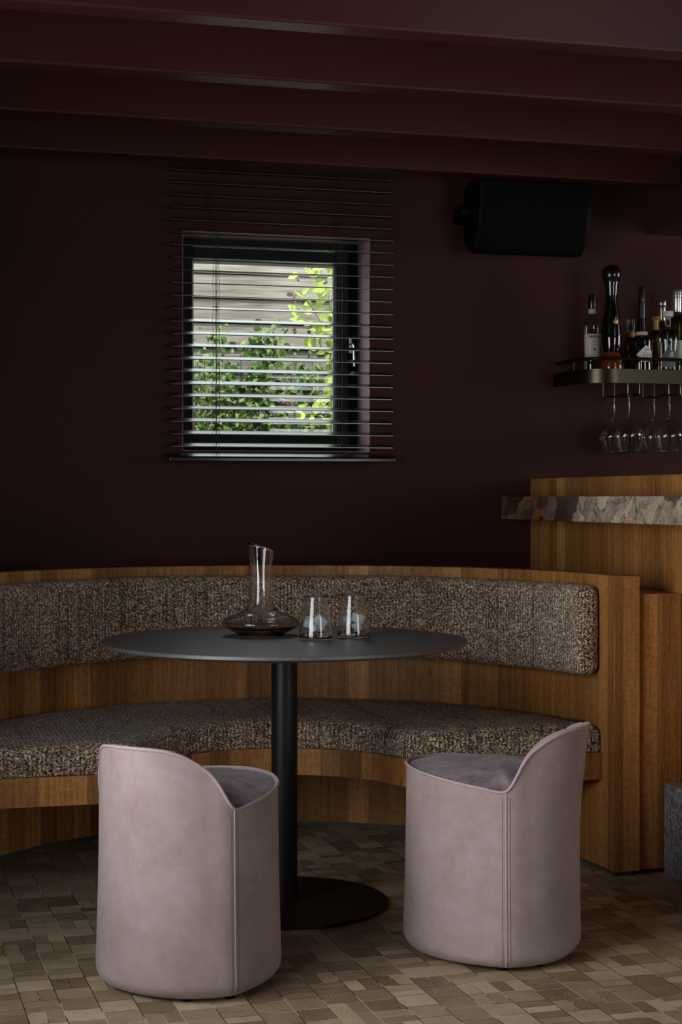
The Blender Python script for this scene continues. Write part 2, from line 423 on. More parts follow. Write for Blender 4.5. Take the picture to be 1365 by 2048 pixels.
def rbox(L, T, H, r, k=4, step=0.02):
    """points/faces of a rounded box centred at the origin; returns MB"""
    mb = MB(); idx = {}
    def axis(l):
        h = l / 2; a = [-h + r * (1 - math.cos(i / k * PI / 2)) * 1.0 for i in range(k)]
        n = max(1, int(round((l - 2 * r) / step)))
        a += [-h + r + (l - 2 * r) * i / n for i in range(n + 1)]
        a += [-x for x in reversed(a[:k])]
        return a
    ax = [axis(L), axis(T), axis(H)]; hs = (L / 2, T / 2, H / 2)
    def vert(p):
        key = tuple(round(c, 6) for c in p)
        if key not in idx:
            q = [max(-h + r, min(h - r, c)) for c, h in zip(p, hs)]; d = Vector(p) - Vector(q)
            if d.length > 1e-9: d = d.normalized() * r
            idx[key] = len(mb.v); mb.v.append(tuple(Vector(q) + d))
        return idx[key]
    for a in range(3):
        b, c = (a + 1) % 3, (a + 2) % 3
        for sgn in (-1, 1):
            for i in range(len(ax[b]) - 1):
                for j in range(len(ax[c]) - 1):
                    q = []
                    for (ii, jj) in ((i, j), (i + 1, j), (i + 1, j + 1), (i, j + 1)):
                        p = [0, 0, 0]; p[a] = sgn * hs[a]; p[b] = ax[b][ii]; p[c] = ax[c][jj]; q.append(vert(p))
                    mb.face(q if sgn > 0 else q[::-1])
    return mb

def thing(name, loc=(0, 0, 0), rz=0.0):
    o = bpy.data.objects.new(name, None); C.objects.link(o); o.empty_display_size = 0.1
    o.location = loc; o.rotation_euler = (0, 0, rz); return o
def tag(o, label=None, cat=None, group=None, kind=None):
    for k, v in (('label', label), ('category', cat), ('group', group), ('kind', kind)):
        if v: o[k] = v
    return o
def struct(o): o['kind'] = 'structure'; return o

# ================================================================ THE ROOM
XL, XR, YB, YF, ZC = -1.5, 4.5, 1.25, -6.5, 2.53
struct(MB().box(XL - 0.2, XR + 0.2, YF - 0.2, YB + 0.25, -0.1, 0).build('floor', M_floor))
struct(MB().box(XL - 0.2, XR + 0.2, YF - 0.2, YB + 0.25, ZC, ZC + 0.12).build('ceiling', M_beam))
def wall_with_hole(name, axis, p0, p1, a0, a1, h, mat):
    """axis 'x': wall spans x a0..a1 and lies between y p0..p1; h = list of (lo, hi, z0, z1) openings"""
    mb = MB()
    def bx(lo, hi, z0, z1):
        if hi - lo < 1e-6 or z1 - z0 < 1e-6: return
        if axis == 'x': mb.box(lo, hi, p0, p1, z0, z1)
        else: mb.box(p0, p1, lo, hi, z0, z1)
    cur = a0
    for lo, hi, z0, z1 in h:
        bx(cur, lo, 0, ZC); bx(lo, hi, 0, z0); bx(lo, hi, z1, ZC); cur = hi
    bx(cur, a1, 0, ZC)
    return struct(mb.build(name, mat))
WX0, WX1, WZ0, WZ1 = -0.081, 0.632, 1.341, 2.1455
wall_with_hole('wall_back', 'x', YB, YB + 0.25, XL - 0.2, XR + 0.2, [(WX0, WX1, WZ0, WZ1)], M_wall)
wall_with_hole('wall_left', 'y', XL - 0.2, XL, YF, YB, [(-2.85, -0.85, 0.45, 2.05)], M_wall)  # unseen opening, assumed so the left key lamp shines in
wall_with_hole('wall_right', 'y', XR, XR + 0.2, YF, YB, [(-1.4, 0.2, 1.2, 2.3)], M_wall)  # assumed opening, out of view, for the lamp at right
wall_with_hole('wall_front', 'x', YF - 0.2, YF, XL - 0.2, XR + 0.2, [(2.1, 4.1, 0.0, 2.25)], M_wall)  # opening added to let the rear fill lamp in
struct(MB().box(1.776, XR - 0.01, -1.2, YB - 0.002, 2.208, ZC - 0.002).build('trim_1', M_beam))      # boxed bulkhead over the bar

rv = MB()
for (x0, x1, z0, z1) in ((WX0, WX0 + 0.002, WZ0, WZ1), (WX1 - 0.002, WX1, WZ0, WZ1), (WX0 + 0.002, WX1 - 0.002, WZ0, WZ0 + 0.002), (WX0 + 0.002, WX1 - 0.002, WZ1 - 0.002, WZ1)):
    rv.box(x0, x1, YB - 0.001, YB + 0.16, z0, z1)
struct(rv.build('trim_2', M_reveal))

# ceiling beams (rear lower edges at y = 1.035, 0.478, -0.087, -0.634 ...)
blabels = ['oxblood painted ceiling beam nearest the back wall, just above the window blind',
           'oxblood painted ceiling beam, second out from the back wall',
           'oxblood painted ceiling beam, third out from the back wall',
           'oxblood painted ceiling beam nearest the top edge of the photo, brightest lit']
beam_y = [1.035, 0.478, -0.087, -0.650]
for k, y in enumerate(beam_y):
    if k < 1: x1 = 1.77
    else: x1 = 1.77 if y > -1.2 else XR
    b = MB().box(XL + 0.002, x1, y - 0.085, y, 2.35, ZC - 0.001).build('ceiling_beam', M_beam, bevel=0.007, seg=2)
    tag(b, blabels[k], 'beam', 'ceiling beams')

# ---------------------------------------------------------------- window in the back wall
win = struct(thing('window_1', (0, 0, 0)))
def frame_mb(x0, x1, z0, z1, w, y0, y1, wr=None):
    mb = MB(); wr = wr or w
    mb.box(x0, x0 + w, y0, y1, z0, z1); mb.box(x1 - wr, x1, y0, y1, z0, z1)
    mb.box(x0 + w, x1 - wr, y0, y1, z0, z0 + w); mb.box(x0 + w, x1 - wr, y0, y1, z1 - w, z1); return mb
frame_mb(WX0 - 0.02, WX1 + 0.002, WZ0 - 0.004, WZ1 + 0.002, 0.045, YB + 0.165, YB + 0.235).build('window_frame', M_frame, win, bevel=0.002)
sash = frame_mb(WX0 + 0.008, WX1 - 0.035, WZ0 + 0.016, WZ1 - 0.028, 0.055, YB + 0.150, YB + 0.215).build('sash', M_frame, win, bevel=0.003)
frame_mb(WX0 + 0.063, WX1 - 0.088, WZ0 + 0.071, WZ1 - 0.083, 0.009, YB + 0.172, YB + 0.186).build('glazing_bead', M_seal, win)
MB().box(WX0 + 0.07, WX1 - 0.095, YB + 0.190, YB + 0.196, WZ0 + 0.078, WZ1 - 0.09).build('window_pane', M_pane, win)
hd = MB(); hd.box(0.590, 0.602, YB + 0.140, YB + 0.150, 1.725, 1.785)
hd.tube([(0.596, YB + 0.142, 1.757), (0.596, YB + 0.105, 1.757), (0.597, YB + 0.098, 1.75), (0.600, YB + 0.098, 1.67)], 0.0045, 10)
hd.build('window_handle', M_chrome, win, smooth=True)

# ---------------------------------------------------------------- venetian blind
bl = tag(thing('venetian_blind', (0.29, 1.215, 1.30)), 'black wooden venetian blind with open slats hanging in front of the window', 'blind')
BX0, BX1 = -0.130 - 0.29, 0.705 - 0.29
pitch = 0.04525
rng = random.Random(3)
for k in range(25):
    z = 1.3616 - 1.30 + pitch * k; y_img = 889 - 24.8 * k
    tl = 15.5 if k < 11 else max(3.0, 15.5 - (k - 10) * 3.6)
    tl = R(tl + rng.uniform(-1.2, 1.2)); hw = 0.025; th = 0.003; dx = rng.uniform(-0.004, 0.004)
    mb = MB(); n = 6; rows_t = []; rows_b = []
    for side in (1, -1):
        pass
    pts = []
    for i in range(n + 1):
        t = -hw + 2 * hw * i / n; cr = 0.0008 * (1 - (t / hw) ** 2)
        pts.append((t * math.cos(tl), t * math.sin(tl) + cr + th / 2))
    for i in range(n, -1, -1):
        t = -hw + 2 * hw * i / n; cr = 0.0008 * (1 - (t / hw) ** 2)
        pts.append((t * math.cos(tl), t * math.sin(tl) + cr - th / 2))
    rows = [[(x, p[0], z + p[1]) for p in pts] for x in (BX0 + dx, BX1 + dx)]
    mb.grid(rows, closed=True, cap0=True, cap1=True)
    mb.build('slat', M_slat, bl)
r_ = rbox(0.855, 0.052, 0.019, 0.005, 3, 0.2); r_.v = [(x + (BX0 + BX1) / 2, y - 0.004, z + 0.0165 + (y * 0.30)) for x, y, z in r_.v]
r_.build('bottom_rail', M_slat, bl, smooth=True)
MB().box(BX0, BX1, -0.028, 0.034, 1.165, 1.205).build('headrail', M_slat, bl, bevel=0.002)
for xc in (0.0376 - 0.29, 0.515 - 0.29):
    mb = MB()
    for dx, dy in ((-0.0065, -0.026), (0.0065, -0.026), (-0.0065, 0.026), (0.0065, 0.026)):
        pts = [(xc + dx + rng.uniform(-0.0012, 0.0012), dy, 0.02 + i * pitch) for i in range(26)]
        mb.tube(pts, 0.0009, 5)
    for k in range(25): 
        z = 0.0616 + pitch * k - 0.003
        mb.tube([(xc - 0.0065, -0.026, z - 0.004), (xc - 0.0065, 0.026, z + 0.004)], 0.0006, 4)
    pts = [(xc + 0.002 * math.sin(i * 2.1) + 0.001, -0.002 - 0.028 * (i % 2), 0.02 + i * pitch / 2) for i in range(51)]
    mb.tube(pts, 0.0008, 5)
    mb.build('ladder_cord', M_cord, bl)

# ================================================================ GARDEN SEEN THROUGH THE WINDOW
struct(MB().box(-3, 6, YB + 0.26, 6, -0.12, -0.02).build('ground', M_ground))
FY = 3.05
mb = MB(); rngf = random.Random(5)
z = 0.0; k = 0
fence = tag(thing('wooden_fence', (0.6, FY, 0)), 'weathered grey board fence standing outside behind the window', 'fence')
while z < 2.4:
    dy = rngf.uniform(-0.004, 0.004)
    b0 = len(mb.v); mb.box(-2.6, 3.0, dy, dy + 0.020, z + 0.002, z + 0.118 - 0.003)
    for q in range(b0, len(mb.v)):
        X_, Y_, Z_ = mb.v[q]; mb.v[q] = (X_, Y_ + 0.013 * (Z_ - z) / 0.118, Z_)
    z += 0.118
mb.box(-2.6, 3.0, 0.060, 0.064, 0, 2.47)
mb.build('fence_boards', M_fence, fence, bevel=0.003)
for x in (-1.9, 1.6): MB().box(x, x + 0.09, 0.035, 0.11, -0.02, 2.47).build('fence_post', M_fence, fence)
mb = MB()
for i in range(34): mb.tube([(-0.9 + i * 0.088, FY - 0.03, 0.2), (-0.9 + i * 0.088, FY - 0.03, 1.86)], 0.0022, 5)
for i in range(12): mb.tube([(-0.9, FY - 0.034, 0.25 + i * 0.145), (2.05, FY - 0.034, 0.25 + i * 0.145)], 0.0022, 5)
tag(mb.build('wire_trellis', M_steelmesh), 'dark wire trellis grid standing against the lower fence outside', 'trellis')

def leaf(mb, p, d, size, up, curl=0.15, wid=0.32):
    d = d.normalized(); s = d.cross(up)
    if s.length < 1e-3: s = Vector((1, 0, 0))
    s.normalize(); nrm = s.cross(d)
    L = size; prof = [(0, 0.0), (0.2, 0.75), (0.45, 1.0), (0.72, 0.62), (1, 0.0)]
    b = len(mb.v); 
    for t, w in prof:
        c = p + d * (L * t) - nrm * (curl * L * t * t)
        mb.v.append(tuple(c - s * (w * wid * L) + nrm * (w * 0.06 * L))); mb.v.append(tuple(c)); mb.v.append(tuple(c + s * (w * wid * L) + nrm * (w * 0.06 * L)))
    for i in range(4):
        a = b + i * 3
        mb.face((a, a + 1, a + 4, a + 3)); mb.face((a + 1, a + 2, a + 5, a + 4))
def plant(name, label, base, branches, leafmat, size, dens, rg, husks=0, spread=0.05):
    t = thing(name, base); tag(t, label, 'plant')
    st = MB(); lf = MB(); hk = MB(); B = Vector(base)
    for br in branches:
        P = [Vector(p) - B for p in br]
        # smooth polyline
        pts = []
        for i in range(len(P) - 1):
            n = max(2, int((P[i + 1] - P[i]).length / 0.05))
            for j in range(n): pts.append(P[i].lerp(P[i + 1], j / n) + Vector([rg.gauss(0, 0.006) for _ in range(3)]))
        pts.append(P[-1])
        st.tube(pts, [0.0045 - 0.003 * i / len(pts) for i in range(len(pts))], 5)
        for i, p in enumerate(pts[1:], 1):
            if p.z + B.z < 1.2: continue
            for _ in range(dens):
                d = Vector((rg.gauss(0, 1), rg.gauss(-0.5, 0.6), rg.gauss(0.1, 0.7)))
                q = p + Vector((rg.gauss(0, spread), rg.gauss(0, spread * 0.4), rg.gauss(0, spread)))
                leaf(lf, q, d, size * rg.uniform(0.6, 1.25), Vector((rg.gauss(0, .5), -1, rg.gauss(0.6, .5))).normalized(), rg.uniform(0, 0.5))
    st.build('stem', M_stem, t, smooth=True)
    lf.build('foliage', leafmat, t)
    if husks:
        for _ in range(husks):
            hk = MB(); br = rg.choice(branches); p = Vector(br[-1]) - B + Vector((rg.gauss(-0.05, 0.04), 0, rg.gauss(0, 0.06)))
            for _k in range(14):
                q = p + Vector([rg.gauss(0, 0.005) for _ in range(3)]); leaf(hk, q, Vector([rg.gauss(0, 1) for _ in range(3)]), 0.012, Vector((0, -1, 0)))
            hk.build('seed_head', M_husk, t); hk = MB()
    return t
rg = random.Random(21)
plant('garden_shrub', 'yellow-green leafy shrub in sun at right edge of the window view', (0.98, 2.5, -0.02),
      [[(0.98, 2.5, 0), (0.94, 2.52, 1.0), (0.86, 2.5, 1.75), (0.80, 2.5, 2.10), (0.69, 2.48, 2.20)],
       [(0.98, 2.5, 0), (0.94, 2.5, 1.4), (0.84, 2.5, 1.90), (0.70, 2.5, 2.06)],
       [(0.98, 2.5, 0), (0.94, 2.48, 1.2), (0.82, 2.48, 1.50), (0.68, 2.46, 1.56)],
       [(0.98, 2.5, 0), (0.92, 2.5, 1.5), (0.82, 2.5, 2.2), (0.80, 2.5, 2.30)],
       [(0.90, 2.5, 1.5), (0.80, 2.5, 1.82), (0.74, 2.5, 1.93)]], M_leaf_y, 0.066, 3, rg, 9, 0.036)
br = []; rg = random.Random(4)
for i in range(15):
    x0 = 0.20 + i * 0.062; top = 1.70 + 0.14 * rg.random() + (0.10 if 3 < i < 9 else 0)
    br.append([(x0, 2.96, 0.0), (x0 + rg.uniform(-.05, .05), 2.95, 1.0), (x0 + rg.uniform(-.06, .06), 2.94, 1.45), (x0 + rg.uniform(-.10, .10), 2.93, top)])
plant('climbing_vine', 'small-leaved green vine climbing the trellis low in the window view', (0.6, 2.96, -0.02), br, M_leaf_g, 0.040, 13, rg, 0, 0.040)
rg = random.Random(9)
plant('trailing_creeper', 'thin creeper trailing over the fence at left edge of the window view', (0.12, 2.86, -0.02),
      [[(0.12, 2.86, 0), (0.16, 2.86, 1.2), (0.24, 2.85, 1.70), (0.24, 2.85, 1.93)], [(0.12, 2.86, 0), (0.2, 2.86, 1.3), (0.30, 2.86, 1.78)]],
      M_leaf_g, 0.030, 5, rg, 0, 0.024)

# ================================================================ BANQUETTE
bq = tag(thing('curved_banquette', (0, 0, 0)), 'curved wooden banquette with brown tweed seat and back cushions against the back wall', 'bench')
RI, RO = 1.042, 1.127
def arc_solid(ri, ro, z0, z1, a0, a1, n, uoff=0.0):
    mb = MB(); rows = []
    for i in range(n + 1):
        a = a0 + (a1 - a0) * i / n; c, s = math.cos(a), math.sin(a)
        rows.append([(ri * c, ri * s, z0), (ri * c, ri * s, z1), (ro * c, ro * s, z1), (ro * c, ro * s, z0)])
    b = 0
    for r in rows: mb.v += r
    da = (a1 - a0) / n
    def q(i, j, k): 
        ids = [i * 4 + j, i * 4 + k, (i + 1) * 4 + k, (i + 1) * 4 + j]
        s0, s1 = uoff + i * da * ri, uoff + (i + 1) * da * ri
        if (j, k) == (0, 1): uv = [(s0, z0), (s0, z1), (s1, z1), (s1, z0)]
        elif (j, k) == (2, 3): uv = [(s0, z1), (s0, z0), (s1, z0), (s1, z1)]
        else: uv = [(s0, 0), (s0, ro - ri), (s1, ro - ri), (s1, 0)] if j == 1 else [(s0, ro - ri), (s0, 0), (s1, 0), (s1, ro - ri)]
        mb.face(ids[::-1], uv[::-1])
    for i in range(n):
        for j, k in ((0, 1), (1, 2), (2, 3), (3, 0)): q(i, j, k)
    mb.face((0, 1, 2, 3), [(0.02, z0), (0.02, z1), (0.02 + ro - ri, z1), (0.02 + ro - ri, z0)])
    e = n * 4; mb.face((e + 3, e + 2, e + 1, e), [(0.5, z0), (0.5, z1), (0.5 + ro - ri, z1), (0.5 + ro - ri, z0)])
    return mb
arc_solid(RI, RO, 0.014, 0.928, R(-2.03), R(182.03), 150).build('back_panel', M_wood, bq, smooth=True, bevel=0.0015, seg=1)
arc_solid(RI + 0.008, RO - 0.02, 0.0, 0.014, R(-1.6), R(181.6), 120).build('toe_kick', M_toe, bq, smooth=True)

def seat_outline(ri, ro, v0, r):
    P = []
    a0 = math.asin(v0 / ro); n = 110
    for i in range(n + 1):
        a = a0 + (PI - 2 * a0) * i / n; P.append((ro * math.cos(a), ro * math.sin(a)))
    cv = v0 + r; cu = math.sqrt((ri + r) ** 2 - cv ** 2)
    xl = -ro * math.cos(a0)
    for i in range(1, 14): P.append((xl + (-cu - xl) * i / 14, v0))
    a1 = math.atan2(-cv, cu)           # from left fillet centre towards the origin
    for i in range(13):
        a = -PI / 2 + (a1 + PI / 2) * i / 12; P.append((-cu + r * math.cos(a), cv + r * math.sin(a)))
    b0 = math.atan2(cv, -cu); b1 = PI - b0
    for i in range(1, 60):
        a = b0 + (b1 - b0) * i / 60; P.append((ri * math.cos(a), ri * math.sin(a)))
    for i in range(13):
        a = (PI - a1) + (-PI / 2 + 2 * PI - (PI - a1)) * i / 12; P.append((cu + r * math.cos(a), cv + r * math.sin(a)))
    for i in range(1, 14): P.append((cu + (-xl - cu) * i / 14, v0))
    return P
def inset(P, d):
    n = len(P); out = []
    for i in range(n):
        a, p, b = Vector(P[i - 1]), Vector(P[i]), Vector(P[(i + 1) % n])
        t1 = (p - a); t2 = (b - p)
        if t1.length < 1e-7: t1 = t2
        if t2.length < 1e-7: t2 = t1
        t1.normalize(); t2.normalize()
        n1 = Vector((-t1.y, t1.x)); n2 = Vector((-t2.y, t2.x)); m = n1 + n2
        m = m / max(0.3, m.length_squared / 2) if m.length > 1e-6 else n1
        out.append(tuple(p + m * d))
    return out
def slab_from(P, layers, top_uv=True, rot=0.0):
    """layers: (inset, z) from bottom to top"""
    mb = MB(); arc = [0]
    for i in range(1, len(P) + 1): arc.append(arc[-1] + (Vector(P[i % len(P)]) - Vector(P[i - 1])).length)
    rows = [[(x, y, z) for x, y in inset(P, d)] for d, z in layers]
    zz = [0]
    for i in range(1, len(layers)): zz.append(zz[-1] + math.hypot(layers[i][0] - layers[i - 1][0], layers[i][1] - layers[i - 1][1]))
    mb.grid(rows, closed=True, uvf=lambda i, j: (arc[j], zz[i]))
    n = len(P)
    for base, up in ((0, False), ((len(rows) - 1) * n, True)):
        loop = [Vector((mb.v[base + i][0], mb.v[base + i][1], 0)) for i in range(n)]
        for t in tessellate_polygon([loop]):
            a, b, c = (loop[i] for i in t)
            t = list(t) if ((b - a).cross(c - a).z > 0) == up else list(t)[::-1]
            mb.face([base + i for i in t], [(mb.v[base + i][0], mb.v[base + i][1]) for i in t])
    return mb
OUT = seat_outline(0.41, RI - 0.001, 0.052, 0.085)
slab_from(OUT, [(0.0, 0.287), (0.0, 0.371)]).build('seat_base', M_wood, bq, smooth=True, bevel=0.0015, seg=1)
lay = [(0.006, 0.3712), (0.003, 0.376), (0.003, 0.425)]
for i in range(1, 7):
    a = i / 6 * PI / 2; lay.append((0.003 + 0.036 * (1 - math.cos(a)), 0.425 + 0.034 * math.sin(a)))
lay += [(0.07, 0.4615), (0.12, 0.4635)]
slab_from(seat_outline(0.412, RI - 0.003, 0.054, 0.085), lay).build('seat_cushion', M_tweed, bq, smooth=True, ang=60)

def bent_cushion():
    L = (RI - 0.04) * R(180 - 2 * 2.9); T, H, r = 0.078, 0.284, 0.034
    mb = rbox(L, T, H, r, 5, 0.03); vv = []; rm = RI - 0.001
    for (s, t, z) in mb.v:
        a = PI / 2 + s / (RI - 0.04)
        rad = rm - T / 2 - t if False else rm - (t + T / 2)
        puff = 0.004 * math.sin(s * 5.0) * (1 if t > 0 else 0)
        vv.append((math.cos(a) * (rad + puff), math.sin(a) * (rad + puff), z + 0.752 + 0.002 * math.sin(s * 7)))
    raw = mb.v; mb.v = vv
    mb.u = [[(raw[i][0] + raw[i][1], raw[i][2]) for i in f] for f in mb.f]
    mb.f = [f for f in mb.f]
    return mb
bent_cushion().build('back_cushion', M_tweed, bq, smooth=True, ang=80)

# low cabinet between banquette and bar
cb = tag(MB().box(1.1335, 1.277, -0.02, 1.2, 0.014, 0.87).build('low_cabinet', M_wood, bevel=0.0015, seg=1),
         'narrow low wooden cabinet between the banquette end and the bar front', 'cabinet')
MB().box(1.14, 1.27, -0.008, 1.19, 0.0, 0.014).build('toe_kick', M_toe, cb)

# ---------------------------------------------------------------- bar
bar = tag(thing('bar_counter', (1.28, 0, 0)), 'tall wooden bar counter front rising at right against the back wall', 'bar')
MB().box(0, 0.04, -1.6, YB - 0.001, 0, 1.2430).build('front_panel', M_wood, bar, bevel=0.0012, seg=1)
MB().box(0.04, 0.62, -1.6, YB - 0.001, 0, 1.04).build('carcass', M_wood, bar)
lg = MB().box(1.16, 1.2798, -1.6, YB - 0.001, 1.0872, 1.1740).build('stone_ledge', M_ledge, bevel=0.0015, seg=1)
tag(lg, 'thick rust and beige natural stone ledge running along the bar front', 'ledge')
mbk = MB().box(1.209, 1.2795, -1.6, -0.036, 0, 0.283).build('marble_footrest', M_marble, bevel=0.002, seg=1)
tag(mbk, 'dark grey veined marble footrest block on the floor against the bar', 'footrest')

# ================================================================ TABLE
tb = tag(thing('pedestal_table', (-0.0162, -0.0923, 0)), 'round black pedestal dining table holding decanter and glasses', 'table')
MB().lathe([(0.0, 0.742), (0.485, 0.742), (0.520, 0.749), (0.525, 0.752), (0.5255, 0.760), (0.5240, 0.762), (0.0, 0.762)], 160).build('tabletop', M_table, tb, smooth=True, ang=20)
MB().lathe([(0.0375, 0.010), (0.0375, 0.734)], 64).build('column', M_powder, tb, smooth=True, ang=50)
MB().lathe([(0.15, 0.734), (0.15, 0.7415)], 48).build('mounting_plate', M_powder, tb, smooth=True, ang=30)
MB().lathe([(0.27, 0.0), (0.27, 0.004), (0.297, 0.004), (0.2985, 0.0055), (0.2985, 0.0105), (0.297, 0.012), (0.040, 0.012), (0.040, 0.0122)], 128).build('base_plate', M_powder, tb, smooth=True, ang=30)

# ================================================================ CHAIRS (tub stools)
PC = [(-.228, 0), (-.222, .06), (-.203, .115), (-.168, .163), (-.113, .205), (-.02, .2125), (.06, .199), (.13, .166), (.185, .113), (.217, .056), (.227, 0)]
PC = [(a * 1.02, b * 1.02) for a, b in PC]
def catmull(P, n):
    out = []
    for i in range(len(P) - 1):
        p0 = P[max(i - 1, 0)]; p1 = P[i]; p2 = P[i + 1]; p3 = P[min(i + 2, len(P) - 1)]
        if i == 0: p0 = (P[1][0], -P[1][1])
        if i == len(P) - 2: p3 = (P[-2][0], -P[-2][1])
        for k in range(n):
            t = k / n
            out.append(tuple(0.5 * ((2 * p1[c]) + (-p0[c] + p2[c]) * t + (2 * p0[c] - 5 * p1[c] + 4 * p2[c] - p3[c]) * t * t + (-p0[c] + 3 * p1[c] - 3 * p2[c] + p3[c]) * t ** 3) for c in range(2)))
    return out
half = catmull(PC, 12)
SEAM_I = 4 * 12
PLAN = half + [PC[-1]] + [(f, -w) for f, w in reversed(half[1:])]
NP = len(PLAN)
ZT = [(0, .591), (12, .590), (22, .585), (31, .572), (39, .553), (46, .533), (51, .508), (55, .479), (58, .456), (61, .443), (65, .443), (75, .450), (95, .459), (120, .469), (150, .476), (180, .478)]
def zrim(f, w):
    d = abs(math.degrees(math.atan2(w, -f)))
    for (a, za), (b, zb) in zip(ZT, ZT[1:]):
        if a <= d <= b:
            t = (d - a) / (b - a); return za + (zb - za) * t
    return ZT[-1][1]
def smooth_closed(v, it):
    for _ in range(it):
        v = [(v[i - 1] + 2 * v[i] + v[(i + 1) % len(v)]) / 4 for i in range(len(v))]
    return v
ZR = smooth_closed([zrim(f, w) for f, w in PLAN], 3)
DEL = [abs(math.degrees(math.atan2(w, -f))) for f, w in PLAN]
def backness(i):
    d = DEL[i]; t = max(0.0, min(1.0, (50 - d) / 48)); return t * t * (3 - 2 * t)
def outer(i, z, off=0.0):
    f, w = PLAN[i]
    l = math.hypot(f, w); g = 1.0
    flare = 0.025 * max(0, (z - 0.30) / 0.28) ** 1.6 * backness(i)
    taper = 0.010 * (z / 0.46) * (1 - backness(i))
    bulge = 0.004 * math.sin(PI * min(1, z / 0.46))
    bot = 0.018 * max(0.0, 1 - (z - 0.012) / 0.03) ** 2 if z < 0.042 else 0
    s = (l + flare - taper - bulge * 0.5 - bot + off) / l
    return (f * s, w * s, z)
def make_tub():
    root = thing('tub_chair')
    # local +X = facing direction
    rows = []
    for k in range(0, 25):
        t = k / 24
        row = []
        for i in range(NP):
            zt = ZR[i]
            z = 0.012 + (0.03 * (t / 0.16)) if t < 0.16 else 0.042 + (zt - 0.042) * (t - 0.16) / 0.84
            x, y, zz = outer(i, z)
            row.append((x, y, zz))
        rows.append(row)
    mb = MB(); mb.grid(rows, closed=True, flip=True, cap0=True)
    mb.build('shell', M_suede, root, smooth=True, ang=60)
    # rim band, inner back and seat in one grid
    rows = []
    wb = [0.005 + 0.027 * max(0.0, min(1.0, (60 - d) / 26)) for d in DEL]; wb = smooth_closed(wb, 4)
    ze = [min(ZR[i] - 0.004, 0.452) if DEL[i] < 61 else ZR[i] - 0.004 for i in range(NP)]; ze = smooth_closed(ze, 3)
    def inn(i, d, z):
        x, y, _ = outer(i, ZR[i]); l = math.hypot(x, y); s = (l - d) / l; return (x * s, y * s, z)
    rim_a, rim_b, rim_c = [], [], []
    for i in range(NP):
        rim_a.append(inn(i, 0.0005, ZR[i] + 0.0005)); rim_b.append(inn(i, wb[i] * 0.5, ZR[i] + 0.003)); rim_c.append(inn(i, wb[i], ZR[i] - 0.001))
    bb = [(w - 0.005) / 0.027 for w in wb]; ze = [z + 0.003 * (1 - b_) for z, b_ in zip(ze, bb)]
    MBr = MB().grid([rim_a, rim_b, rim_c] + [[inn(i, wb[i] + 0.001 + 0.003 * bb[i] + (0.001 + 0.012 * bb[i]) * (t), ZR[i] - 0.001 + (ze[i] - ZR[i]) * t) for i in range(NP)] for t in (0.15, 0.5, 0.85, 1.0)], closed=True, flip=True)
    MBr.build('rim', M_suede, root, smooth=True, ang=75)
    rows = []
    for k in range(15):
        t = 1 - k / 15
        row = []
        for i in range(NP):
            x, y, _ = inn(i, wb[i] + 0.001 + 0.011 * bb[i], 0)
            zc = 0.492
            fz = t ** 3.2
            zz = zc + (ze[i] - 0.002 - zc) * fz + 0.003 * mn.noise(Vector((x * t * 14, y * t * 14, 2)))
            row.append((x * t, y * t, zz))
        rows.append(row)
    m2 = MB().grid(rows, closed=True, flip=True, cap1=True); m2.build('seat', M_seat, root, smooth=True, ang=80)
    pts = [Vector(outer(i, ZR[i])) + Vector((0, 0, 0.001)) for i in range(NP)]
    MB().tube(pts, 0.0040, 8, closed=True).build('piping', M_piping, root, smooth=True)
    for sgn in (1, -1):
        I = SEAM_I if sgn > 0 else (NP - SEAM_I) % NP
        pts = [outer(I, 0.016 + (ZR[I] - 0.018) * k / 30, 0.0) for k in range(31)]
        sm = MB().tube(pts, 0.0022, 6).build('seam', M_piping, root, smooth=True)
        st = MB()
        for side in (-1, 1):
            J = I + side * 1
            f0, w0 = PLAN[I]; f1, w1 = PLAN[(I + side * 2) % NP]
            dl = math.hypot(f1 - f0, w1 - w0); tt = 0.0095 / dl
            for k in range(72):
                z = 0.022 + (ZR[I] - 0.034) * k / 72
                a = Vector(outer(I, z, 0.0008)); b = Vector(outer((I + side * 2) % NP, z, 0.0008))
                p = a.lerp(b, tt); a2 = Vector(outer(I, z + 0.0038, 0.0008)); b2 = Vector(outer((I + side * 2) % NP, z + 0.0038, 0.0008)); q = a2.lerp(b2, tt * 1.05)
                st.tube([p, q], 0.0007, 4)
        st.build('stitching', M_thread, sm)
    for fx, fy in ((-.16, .1), (-.16, -.1), (.13, .1), (.13, -.1), (-.09, .17), (-.09, -.17))[:6]:
        MB().lathe([(0.013, 0.0), (0.014, 0.003), (0.012, 0.006), (0.009, 0.013)], 20, (fx, fy)).build('foot', M_black, root, smooth=True)
    return root
def copy_tree(o, parent=None):
    c = o.copy(); C.objects.link(c); c.parent = parent
    for ch in list(o.children): copy_tree(ch, c)
    return c
ch1 = make_tub()
def vdir(fx, fy):                       # facing given in camera-aligned axes -> room angle
    return math.atan2(fy, fx) - R(15.3)
ch1.location = (-0.3950, -0.7361, 0); ch1.rotation_euler = (0, 0, vdir(.515, .857) - R(1.0))
tag(ch1, 'mauve leather tub chair at front left, its back turned to the viewer', 'chair', 'mauve tub chairs')
ch2 = copy_tree(ch1)
ch2.location = (0.3903, -0.6887, 0); ch2.rotation_euler = (0, 0, vdir(-.94, .342) - R(4))
tag(ch2, 'mauve leather tub chair at right, seen from the side facing left to the table', 'chair', 'mauve tub chairs')

